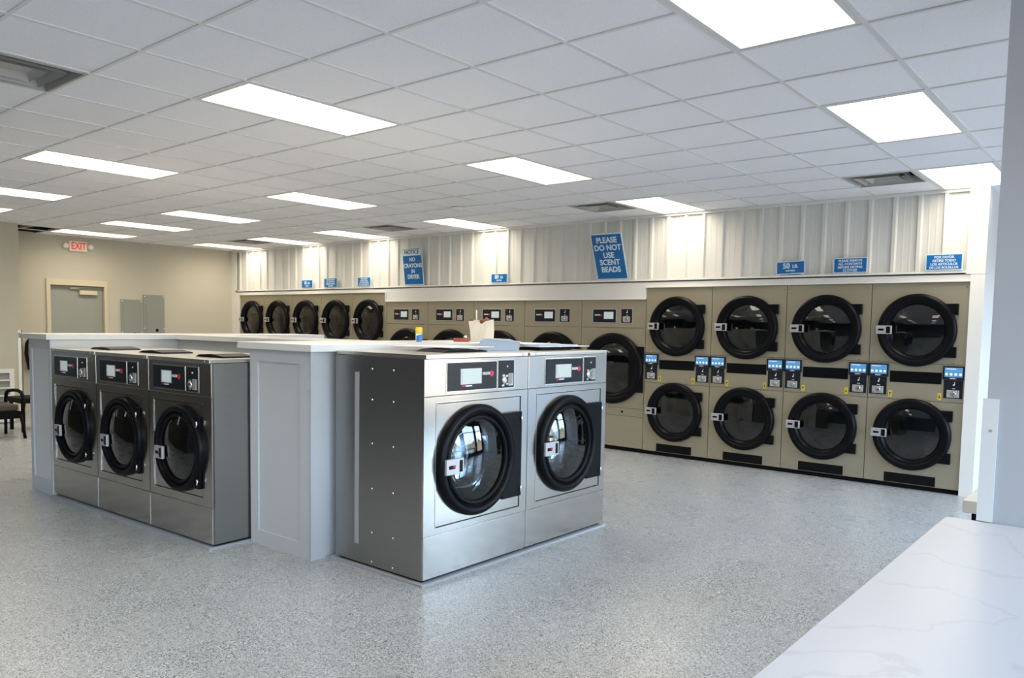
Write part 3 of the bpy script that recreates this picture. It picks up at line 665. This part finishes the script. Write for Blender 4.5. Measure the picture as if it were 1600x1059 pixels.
def stack_dryer(label, loc, group, W=0.881, HT=2.076):
    t = thing('stacked_dryer', label, 'dryer', loc, 0, group); D = 0.75
    g = 0.003
    b = bmn()
    for q in (((g, 0.01, 0.05), (g, D, 0.05), (g, D, HT), (g, 0.01, HT)), ((W-g, 0.01, 0.05), (W-g, D, 0.05), (W-g, D, HT), (W-g, 0.01, HT)), ((g, D, 0.05), (W-g, D, 0.05), (W-g, D, HT), (g, D, HT)),
              ((g, 0.01, HT), (W-g, 0.01, HT), (W-g, D, HT), (g, D, HT)), ((g, 0.01, 0.05), (W-g, 0.01, 0.05), (W-g, D, 0.05), (g, D, 0.05)), ((g, 0.1, 1.08), (W-g, 0.1, 1.08), (W-g, D, 1.08), (g, D, 1.08))): quad(b, q)
    obj('cabinet', b, M['dryer'], t)
    b = bmn(); box(b, 0.0, W, 0.03, D, 0, 0.052); obj('toe_kick', b, M['blackmat'], t)
    for (z0, z1, cz) in ((1.277, HT, 1.605), (0.05, 0.903, 0.560)):
        b = bmn(); panel_hole(b, g, W-g, z0, z1, 0.435, cz, 0.31, 0, 0.012); obj('front_panel', b, M['dryer'], t)
        dryer_door(t, 0.435, cz, 0.360, 0.797, -0.001, 0.70)
    b = bmn(); box(b, g, W-g, 0.0, 0.012, 0.907, 1.273); obj('control_fascia', b, M['dryer'], t)
    b = bmn(); bbox(b, 0.209, 0.680, -0.006, -0.0005, 1.078, 1.192, 0.002); obj('lint_door', b, M['black'], t)
    b = bmn(); bbox(b, 0.198, 0.672, -0.005, -0.0005, 0.055, 0.152, 0.002); obj('lower_vent', b, M['blackmat'], t)
    for x0, ti in ((0.008, 0), (0.690, 1)):
        b = bmn(); bbox(b, x0, x0+0.187, -0.022, -0.0005, 1.128, 1.262, 0.004); d = obj('display', b, M['panel'], t)
        b = bmn(); box(b, x0+0.017, x0+0.172, -0.0236, -0.0222, 1.156, 1.248); obj('screen', b, M['screenb'], d)
        for k in range(4):
            b = bmn(); lathe_y(b, x0+0.034+k*0.040, 1.183, [(0.013, -0.0237), (0.012, -0.0250)], 12, False, True); obj('screen_icon', b, M['icon'], d)
        b = bmn(); box(b, x0+0.03, x0+0.115, -0.0248, -0.0237, 1.232, 1.238); obj('screen_title', b, M['icon'], d)
        b = bmn(); text_bm(b, 'FAGOR', x0+0.088, 1.1425, -0.0228, 0.014, bold=0.0006); obj('lettering', b, M['letter'], d)
        b = bmn(); lathe_y(b, x0+0.118, 1.1425, [(0.006, -0.0222), (0.005, -0.0236)], 12, False, True); obj('logo_badge', b, M['red'], d)
        b = bmn(); box(b, x0, x0+0.187, -0.0025, -0.0004, 0.935, 1.128); obj('coin_bezel', b, M['dryer'], t)
        coin_head(t, x0+0.008 if not ti else x0+0.012, 0.946, 0.166, 0.178, -0.003, 'coin_panel')
    for x0, up in ((0.201, True), (0.652, False)):
        b = bmn(); bbox(b, x0, x0+0.032, -0.003, -0.0005, 0.925, 0.990, 0.001); tg = obj('arrow_tag', b, M['yellow'], t)
        b = bmn(); zc = 0.9575; s = 1 if up else -1; xc = x0+0.016
        prism_y(b, [(xc-0.010, zc+s*0.002), (xc+0.010, zc+s*0.002), (xc, zc+s*0.024)][::s], -0.0042, -0.0031); box(b, xc-0.003, xc+0.003, -0.0042, -0.0031, min(zc-s*0.024, zc+s*0.003), max(zc-s*0.024, zc+s*0.003)); obj('arrow', b, M['black'], tg)
    for x, z in ((0.025, 2.03), (W-0.025, 2.03), (0.025, 0.10), (W-0.025, 0.10), (0.10, 1.29), (0.30, 0.885), (0.60, 0.885), (W-0.10, 1.29), (0.28, 0.17), (0.58, 0.17)):
        b = bmn(); lathe_y(b, x, z, [(0.006, -0.0005), (0.005, -0.005)], 10, False, True); obj('panel_screw', b, M['chrome'], t)
    return t
G = 'pewter stacked dryers on the right'
names = ['leftmost of the four at the right, beside the tall dryers', 'second from the left of the four at the right', 'third from the left of the four at the right', 'rightmost of all, against the white end trim']
sd = stack_dryer('double-stacked dryer, '+names[0], (-4.957, YB, 0), G)
for k in (1, 2, 3): copy_tree(sd, (-4.957+0.8815*k, YB, 0), 0, 'double-stacked dryer, '+names[k], G)
G = 'pewter stacked dryers at the far left'
names = ['first at the far corner', 'second from the far corner', 'third from the far corner', 'fourth from the far corner', 'fifth from the far corner, beside the tall single dryers']
LW = (14.157-9.80)/5
for k in range(5):
    c = copy_tree(sd, (-14.157+LW*k, YB, 0), 0, 'pewter double-stacked dryer behind the island, '+names[k], G)
    c.scale = (LW/0.8815, 1, 1.006)

def large_dryer(label, loc, group, W=0.9685, HT=1.934):
    t = thing('large_dryer', label, 'dryer', loc, 0, group); D = 0.85; g = 0.003
    b = bmn()
    for q in (((g, 0.01, 0.05), (g, D, 0.05), (g, D, HT), (g, 0.01, HT)), ((W-g, 0.01, 0.05), (W-g, D, 0.05), (W-g, D, HT), (W-g, 0.01, HT)), ((g, D, 0.05), (W-g, D, 0.05), (W-g, D, HT), (g, D, HT)), ((g, 0.01, HT), (W-g, 0.01, HT), (W-g, D, HT), (g, D, HT)), ((g, 0.01, 0.05), (W-g, 0.01, 0.05), (W-g, D, 0.05), (g, D, 0.05))): quad(b, q)
    obj('cabinet', b, M['dryer'], t)
    b = bmn(); box(b, 0.0, W, 0.03, D, 0, 0.052); obj('toe_kick', b, M['blackmat'], t)
    b = bmn(); box(b, g, W-g, 0, 0.012, 1.580, HT); obj('control_fascia', b, M['dryer'], t)
    b = bmn(); panel_hole(b, g, W-g, 0.556, 1.576, 0.505, 1.056, 0.37, 0, 0.012); obj('front_panel', b, M['dryer'], t)
    b = bmn(); box(b, g, W-g, 0, 0.012, 0.457, 0.552); lp = obj('lint_drawer', b, M['dryer'], t)
    b = bmn(); lathe_y(b, W*0.68, 0.505, [(0.014, -0.0005), (0.013, -0.008)], 16, False, True); obj('lock', b, M['black'], lp)
    b = bmn(); box(b, g, W-g, 0, 0.012, 0.055, 0.453); obj('kick_panel', b, M['dryer'], t)
    dryer_door(t, 0.505, 1.056, 0.452, 0.957, -0.001, 0.80, True)
    b = bmn(); bbox(b, 0.176, 0.540, -0.004, -0.0005, 1.636, 1.820, 0.001); obj('panel_bezel', b, M['satin'], t)
    b = bmn(); box(b, 0.185, 0.531, -0.006, -0.0042, 1.645, 1.811); cp = obj('control_panel', b, M['panel'], t)
    b = bmn(); box(b, 0.352, 0.495, -0.0078, -0.0062, 1.690, 1.780); obj('screen', b, M['screen'], cp)
    b = bmn(); text_bm(b, 'FAGOR', 0.250, 1.738, -0.0070, 0.026, bold=0.001, sx=0.9); obj('lettering', b, M['letter'], cp)
    b = bmn(); lathe_y(b, 0.308, 1.736, [(0.014, -0.0062), (0.013, -0.008)], 16, False, True); obj('logo_badge', b, M['red'], cp)
    b = bmn(); bbox(b, 0.606, 0.780, -0.003, -0.0005, 1.632, 1.826, 0.001); obj('coin_bezel', b, M['satin'], t)
    coin_head(t, 0.615, 1.642, 0.156, 0.175, -0.0035, 'coin_panel')
    return t
G = 'tall single-door dryers in the middle of the wall'
names = ['leftmost, next to the far stacked dryers', 'second from the left, behind the yellow can', 'middle one, behind the paper bag', 'second from the right', 'rightmost, its round door partly hidden by the big washer']
ld = large_dryer('tall single-door dryer, '+names[0], (-9.80, YB, 0), G)
for k in range(1, 5): copy_tree(ld, (-9.80+0.9685*k, YB, 0), 0, 'tall single-door dryer, '+names[k], G)

# ------------------------------------------------------------------ signs
def sign(x0, x1, z0, h, lines, label, lean=0.0, notice=False, roll=0.0, sizes=None):
    w = x1-x0
    t = thing('wall_sign', label, 'sign', ((x0+x1)/2, YB-0.026 - 0.0, z0), 0, 'blue signs above the dryers')
    t.rotation_euler = (lean, roll, 0)
    b = bmn(); bbox(b, -w/2, w/2, -0.006, -0.001, 0, h, 0.001); obj('board', b, M['signw'], t)
    e = 0.010 if h < 0.3 else 0.014
    top = h-e
    b = bmn()
    if notice:
        hh = h*0.19
        box(b, -w/2+e*0.4, w/2-e*0.4, -0.0075, -0.0062, h-e*0.5-0.006, h-e*0.5); box(b, -w/2+e*0.4, -w/2+e*0.4+0.006, -0.0075, -0.0062, h-hh, h-e*0.5); box(b, w/2-e*0.4-0.006, w/2-e*0.4, -0.0075, -0.0062, h-hh, h-e*0.5); 
        b2 = bmn(); text_bm(b2, 'NOTICE', 0, h-hh*0.53, -0.0070, hh*0.80, bold=0.002, sx=1.05); obj('heading', b2, M['navy'], t)
        obj('heading_border', b, M['navy'], t); b = bmn(); top = h-hh-0.004
    box(b, -w/2+e, w/2-e, -0.0085, -0.0065, e, top); obj('blue_field', b, M['blue'], t)
    b = bmn()
    for ln in lines: text_bm(b, ln[0], ln[4] if len(ln) > 4 else 0, e+(top-e)*ln[1], -0.0093, ln[2], bold=ln[2]*0.03, sx=ln[3])
    obj('lettering', b, M['signw'], t)
sign(-5.668, -5.205, 2.192, 0.60, [('PLEASE', 0.87, 0.098, 1), ('DO NOT', 0.70, 0.098, 1), ('USE', 0.53, 0.098, 1), ('SCENT', 0.37, 0.098, 1), ('BEADS', 0.205, 0.098, 1)], 'large blue sign reading PLEASE DO NOT USE SCENT BEADS, leaning out from the ribbed wall', lean=R(20))
sign(-9.335, -8.89, 2.192, 0.572, [('NO', 0.86, 0.082, 1), ('CRAYONS', 0.65, 0.088, 1), ('IN', 0.45, 0.080, 1), ('DRYER', 0.26, 0.088, 1)], 'blue and white NOTICE sign reading NO CRAYONS IN DRYER', lean=R(7), notice=True)
lb = [('50', 0.64, 0.078, 1, -0.045), ('LB.', 0.60, 0.050, 1, 0.052), ('DRYERS', 0.22, 0.026, 1.1)]
pr = [('PLEASE REMOVE', 0.83, 0.033, 1), ('ALL CONTENTS', 0.59, 0.033, 1), ('BEFORE DRYING', 0.35, 0.033, 1), ('CLOTHES', 0.12, 0.033, 1)]
pf = [('POR FAVOR', 0.83, 0.032, 1), ('RETIRE TODO', 0.59, 0.032, 1), ('LOS ARTICULOS', 0.35, 0.032, 1), ('DE LOS BOLSILLOS', 0.12, 0.030, 1)]
sign(-3.315, -3.00, 2.195, 0.142, lb, 'small blue 50LB. DRYERS sign above the right-hand stacked dryers', roll=R(-1.5))
sign(-2.705, -2.365, 2.190, 0.160, pr, 'small blue PLEASE REMOVE ALL CONTENTS sign above the right-hand stacked dryers')
sign(-1.825, -1.50, 2.190, 0.160, pf, 'small blue Spanish POR FAVOR sign at the right end of the ribbed wall')
sign(-7.505, -7.20, 2.188, 0.135, [('80', 0.64, 0.074, 1, -0.045), ('LB.', 0.60, 0.048, 1, 0.050), ('DRYERS', 0.22, 0.026, 1.1)], 'small blue 80LB. DRYERS sign above the tall single dryers')
sign(-12.08, -11.75, 2.19, 0.150, lb, 'small blue weight sign above the far stacked dryers, leftmost on the wall')
sign(-11.42, -11.05, 2.19, 0.165, pr, 'small blue four-line sign, second from the left above the far dryers')
sign(-10.50, -10.165, 2.19, 0.160, pf, 'small blue four-line sign, third from the left, nearest the crayons sign')

# ------------------------------------------------------------------ foreground counter and bench
t = thing('folding_counter', 'white marble-look folding counter in the right foreground', 'counter')
b = bmn(); bbox(b, -0.583, 0.62, 0.55, PY0-0.004, 0.86, 0.90, 0.003); obj('countertop', b, M['quartz'], t)
b = bmn(); box(b, -0.53, 0.58, 0.60, PY0-0.02, 0.08, 0.8595); obj('cabinet', b, M['white'], t)
b = bmn(); box(b, -0.49, 0.54, 0.66, PY0-0.04, 0.0, 0.0795); obj('toe_kick', b, M['blackmat'], t)
t = thing('side_table', 'pale table top on a black leg behind the grey pillar', 'table')
b = bmn(); bbox(b, -0.712, 0.30, 4.40, 5.9, 0.695, 0.757, 0.003); obj('table_top', b, M['benchw'], t)
for x, y in ((-0.655, 4.45), (0.20, 4.50), (-0.62, 5.78), (0.20, 5.78)):
    b = bmn(); box(b, x-0.02, x+0.02, y-0.02, y+0.02, 0, 0.694); obj('leg', b, M['blackmat'], t)

# ------------------------------------------------------------------ chairs
def chair(label, loc, rz):
    """front towards -y, sits on the floor"""
    t = thing('waiting_chair', label, 'chair', loc, rz, None)
    b = bmn(); bbox(b, -0.27, 0.27, -0.27, 0.27, 0.36, 0.45, 0.03, 3); obj('seat', b, M['fabric'], t)
    b = bmn(); bbox(b, -0.24, 0.24, 0.26, 0.32, 0.46, 0.80, 0.025, 3); obj('backrest', b, M['fabric'], t)
    b = bmn(); box(b, -0.285, 0.285, -0.28, 0.28, 0.265, 0.359); obj('seat_frame', b, M['blackmat'], t)
    for s in (-1, 1):
        x = s*0.30
        b = bmn(); tube(b, [(x, 0.27, 0.30), (x, 0.255, 0.45), (x, 0.22, 0.56), (x, 0.16, 0.595), (x, 0.0, 0.615), (x, -0.15, 0.62), (x, -0.26, 0.605), (x, -0.32, 0.55), (x, -0.345, 0.46), (x, -0.30, 0.34)], 0.022, 10); obj('armrest', b, M['blackmat'], t)
        for y0, y1 in ((-0.27, -0.34), (0.23, 0.30)):
            b = bmn(); tube(b, [(x*0.93, y0, 0.34), (x*1.0, (y0+y1)/2, 0.17), (x*1.03, y1, 0.003)], 0.019, 10); obj('leg', b, M['blackmat'], t)
    return t
c = chair('black waiting chair with loop armrests at the far left edge', (-11.68, 3.45, 0), R(92))
t = thing('end_table', 'low black end table beside the waiting chair, half hidden by the island', 'table', (-12.2, 4.18, 0))
b = bmn(); bbox(b, -0.26, 0.26, -0.26, 0.26, 0.40, 0.47, 0.006); obj('table_top', b, M['blackmat'], t)
for sx_ in (-1, 1):
    for sy_ in (-1, 1):
        b = bmn(); box(b, sx_*0.22-0.02, sx_*0.22+0.02, sy_*0.22-0.02, sy_*0.22+0.02, 0, 0.3995); obj('leg', b, M['blackmat'], t)

# ------------------------------------------------------------------ things on the island
t = thing('paper_bag', 'open white paper bag with brown wrapping and a straw on the island countertop', 'bag', (-4.56, 5.10, 1.4385), R(38))
b = bmn()
lo = [(-0.085, -0.05), (0.085, -0.05), (0.085, 0.05), (-0.085, 0.05)]
hi = [(-0.105, -0.055, 0.155), (-0.03, -0.062, 0.165), (-0.005, -0.06, 0.135), (0.03, -0.062, 0.160), (0.080, -0.055, 0.170), (0.085, 0.055, 0.175), (0.0, 0.062, 0.165), (-0.10, 0.055, 0.170)]
lo8 = [(-0.085, -0.05, 0), (-0.03, -0.05, 0), (0.0, -0.05, 0), (0.03, -0.05, 0), (0.085, -0.05, 0), (0.085, 0.05, 0), (0.0, 0.05, 0), (-0.085, 0.05, 0)]
mid = [((a[0]+c_[0])/2*(1.0+0.05*((k*7) % 3-1)), (a[1]+c_[1])/2+0.006*((k*5) % 3-1), (a[2]+c_[2])/2) for k, (a, c_) in enumerate(zip(lo8, hi))]
rings = [[b.verts.new(p) for p in r_] for r_ in (lo8, mid, hi)]
for a, c_ in zip(rings, rings[1:]):
    for k in range(8): b.faces.new((a[k], a[(k+1) % 8], c_[(k+1) % 8], c_[k]))
b.faces.new(rings[0][::-1])
o = obj('bag_body', b, M['bag'], t); sm_ = o.modifiers.new('s', 'SOLIDIFY'); sm_.thickness = 0.0015
for k, (x, y, r_) in enumerate(((-0.085, 0.0, 0.022), (0.03, 0.01, 0.035), (0.0, 0.02, 0.02))):
    b = bmn(); bmesh.ops.create_icosphere(b, subdivisions=2, radius=r_)
    for v in b.verts: v.co *= 1+0.2*random.uniform(-1, 1); v.co += Vector((x, y, 0.155))
    obj('crumpled_wrapping', b, M['brown'], t)
b = bmn(); tube(b, [(-0.045, 0.0, 0.08), (-0.048, 0.0, 0.245)], 0.0055, 8); obj('straw', b, M['trimw'], t)
t.scale = (1.12, 1.12, 1.12)
t = thing('aerosol_can', 'small yellow-capped blue and white can on the island countertop', 'can', (-4.60, 4.38, 1.4385))
b = bmn(); lathe_z(b, 0, 0, [(0.025, 0), (0.026, 0.004), (0.026, 0.07)], 24); obj('can_body', b, [M['trimw']], t)
b = bmn(); 
n = 24; ra = []
for z in (0.003, 0.05): ra.append([b.verts.new((0.0265*math.cos(R(-95+k*8)), 0.0265*math.sin(R(-95+k*8)), z + (0.012*k/12 if z > 0.02 else 0))) for k in range(16)])
for k in range(15): b.faces.new((ra[0][k], ra[0][k+1], ra[1][k+1], ra[1][k]))
obj('blue_label', b, M['canblue'], t)
b = bmn(); lathe_z(b, 0, 0, [(0.027, 0.0705), (0.028, 0.075), (0.028, 0.11), (0.024, 0.117), (0.008, 0.118)], 24); obj('cap', b, M['yellow'], t)
t = thing('small_tray', 'small terracotta red tray beside the paper bag on the countertop', 'tray', (-4.60, 4.88, 1.4385), R(35))
b = bmn(); bbox(b, -0.065, 0.065, -0.04, 0.04, 0, 0.018, 0.004); obj('tray_base', b, M['redbrown'], t)
b = bmn()
for a0, a1, c0, c1 in ((-0.065, 0.065, -0.04, -0.035), (-0.065, 0.065, 0.035, 0.04), (-0.065, -0.06, -0.035, 0.035), (0.06, 0.065, -0.035, 0.035)): box(b, a0, a1, c0, c1, 0.0185, 0.030)
obj('tray_rim', b, M['redbrown'], t)
b = bmn(); lathe_z(b, 0, 0, [(0.016, 0), (0.018, 0.02), (0.010, 0.032), (0.004, 0.034)], 16); o = obj('small_jar', b, M['chrome'], loc=(-4.575, 4.902, 1.4575)); tag(o, 'tiny silver-topped jar standing on the terracotta tray', 'jar')

LZ = 1.4015
def sheet(name, x0, x1, y0, y1, z, th, rz, m, label, cat, group=None):
    b = bmn(); bbox(b, x0, x1, y0, y1, 0, th, min(0.001, th*0.3), 1)
    o = obj(name, b, M[m], loc=((0, 0, 0)))
    cx, cy = (x0+x1)/2, (y0+y1)/2
    for v in o.data.vertices: v.co.x -= cx; v.co.y -= cy
    o.location = (cx, cy, z); o.rotation_euler = (0, 0, rz); tag(o, label, cat, group); return o
GS = 'flat white boards on the big washers'
sheet('flat_board', -4.12, -3.60, 3.68, 4.16, LZ+0.026, 0.005, R(4), 'paper', 'flat white board lying alone on the nearest washer lid, left of the package', 'board', GS)
sheet('flat_board', -4.10, -3.52, 4.60, 5.22, LZ+0.026, 0.006, R(-3), 'paper', 'flat white board lying on the second washer lid, bottom of the pile', 'board', GS)
sheet('flat_board', -4.12, -3.58, 4.62, 5.16, LZ+0.033, 0.006, R(3), 'bluep', 'pale blue-white board lying on the second washer lid, middle of the pile', 'board', GS)
sheet('flat_board', -4.08, -3.66, 4.60, 5.02, LZ+0.040, 0.006, R(-5), 'paper', 'flat white board lying on the second washer lid, top of the pile', 'board', GS)
t = thing('package', 'low pale blue and white package standing on the nearest big washer', 'package', (-3.74, 4.37, LZ+0.0005), R(42))
b = bmn(); prism_y(b, [(-0.15, 0), (0.14, 0), (0.15, 0.06), (0.08, 0.080), (-0.10, 0.086), (-0.14, 0.07)], -0.09, 0.09); obj('package_body', b, M['bluep'], t)
b = bmn(); prism_y(b, [(-0.105, 0.0865), (0.155, 0.0665), (0.152, 0.0625), (-0.10, 0.0825)][::-1], -0.10, 0.03); obj('package_flap', b, M['paper'], t)

# ------------------------------------------------------------------ world, outdoors, camera
w = bpy.data.worlds.new('sky'); S.world = w; w.use_nodes = True
nt = w.node_tree; N, L = nt.nodes, nt.links
bg = N['Background']
tc = N.new('ShaderNodeTexCoord'); sp = N.new('ShaderNodeSeparateXYZ'); L.new(tc.outputs['Generated'], sp.inputs[0])
ns = N.new('ShaderNodeTexNoise'); ns.inputs['Scale'].default_value = 14; ns.inputs['Detail'].default_value = 6; L.new(tc.outputs['Generated'], ns.inputs['Vector'])
ma = N.new('ShaderNodeMath'); ma.operation = 'MULTIPLY_ADD'; ma.inputs[1].default_value = -0.22; L.new(ns.outputs['Fac'], ma.inputs[0]); L.new(sp.outputs['Z'], ma.inputs[2])
rp = N.new('ShaderNodeValToRGB'); e = rp.color_ramp
mr = N.new('ShaderNodeMapRange'); mr.inputs['From Min'].default_value = -0.5; mr.inputs['From Max'].default_value = 0.9; L.new(ma.outputs[0], mr.inputs['Value']); L.new(mr.outputs['Result'], rp.inputs['Fac'])
e.elements[0].position = 0.0; e.elements[0].color = (0.16, 0.16, 0.17, 1)
e.elements[1].position = 1.0; e.elements[1].color = (0.24, 0.50, 1.0, 1)
for p, c in ((0.20, (0.20, 0.20, 0.21, 1)), (0.27, (0.25, 0.21, 0.15, 1)), (0.31, (0.12, 0.13, 0.08, 1)), (0.335, (0.72, 0.86, 1.0, 1)), (0.50, (0.52, 0.74, 1.0, 1))):
    x = e.elements.new(p); x.color = c
L.new(rp.outputs['Color'], bg.inputs['Color']); bg.inputs['Strength'].default_value = 13.0

for k, (y0, y1) in enumerate(WIN):
    l = bpy.data.lights.new('window_portal', 'AREA'); l.shape = 'RECTANGLE'; l.size = y1-y0; l.size_y = 2.4; l.cycles.is_portal = True
    o = bpy.data.objects.new('window_portal', l); COL.objects.link(o); o.location = (XR+0.14, (y0+y1)/2, 1.45); o.rotation_euler = (R(90), 0, R(90))

cam = bpy.data.cameras.new('camera'); co = bpy.data.objects.new('camera', cam); COL.objects.link(co); S.camera = co
cam.sensor_width = 36; cam.lens = 1221.9/1600*36; cam.shift_y = 63.97/1600; cam.clip_start = 0.02
yaw, pitch, roll = R(-39.571), R(-3.994), R(-0.984)
cy, sy, cp_, sp_ = math.cos(yaw), math.sin(yaw), math.cos(pitch), math.sin(pitch)
f = Vector((sy*cp_, cy*cp_, sp_)); r = Vector((cy, -sy, 0)); d = f.cross(r)
cr, sr = math.cos(roll), math.sin(roll)
rr_, dd = cr*r + sr*d, -sr*r + cr*d
mw = Matrix.Identity(4)
for i in range(3): mw[i][0] = rr_[i]; mw[i][1] = -dd[i]; mw[i][2] = -f[i]
mw.translation = Vector((0, 0, 1.585)); co.matrix_world = mw

S.view_settings.view_transform = 'Standard'; S.view_settings.look = 'None'; S.view_settings.exposure = 0.56; S.view_settings.gamma = 1
S.cycles.use_denoising = True; S.cycles.max_bounces = 8; S.cycles.diffuse_bounces = 4; S.cycles.glossy_bounces = 4; S.cycles.transparent_max_bounces = 12
S.cycles.sample_clamp_indirect = 6
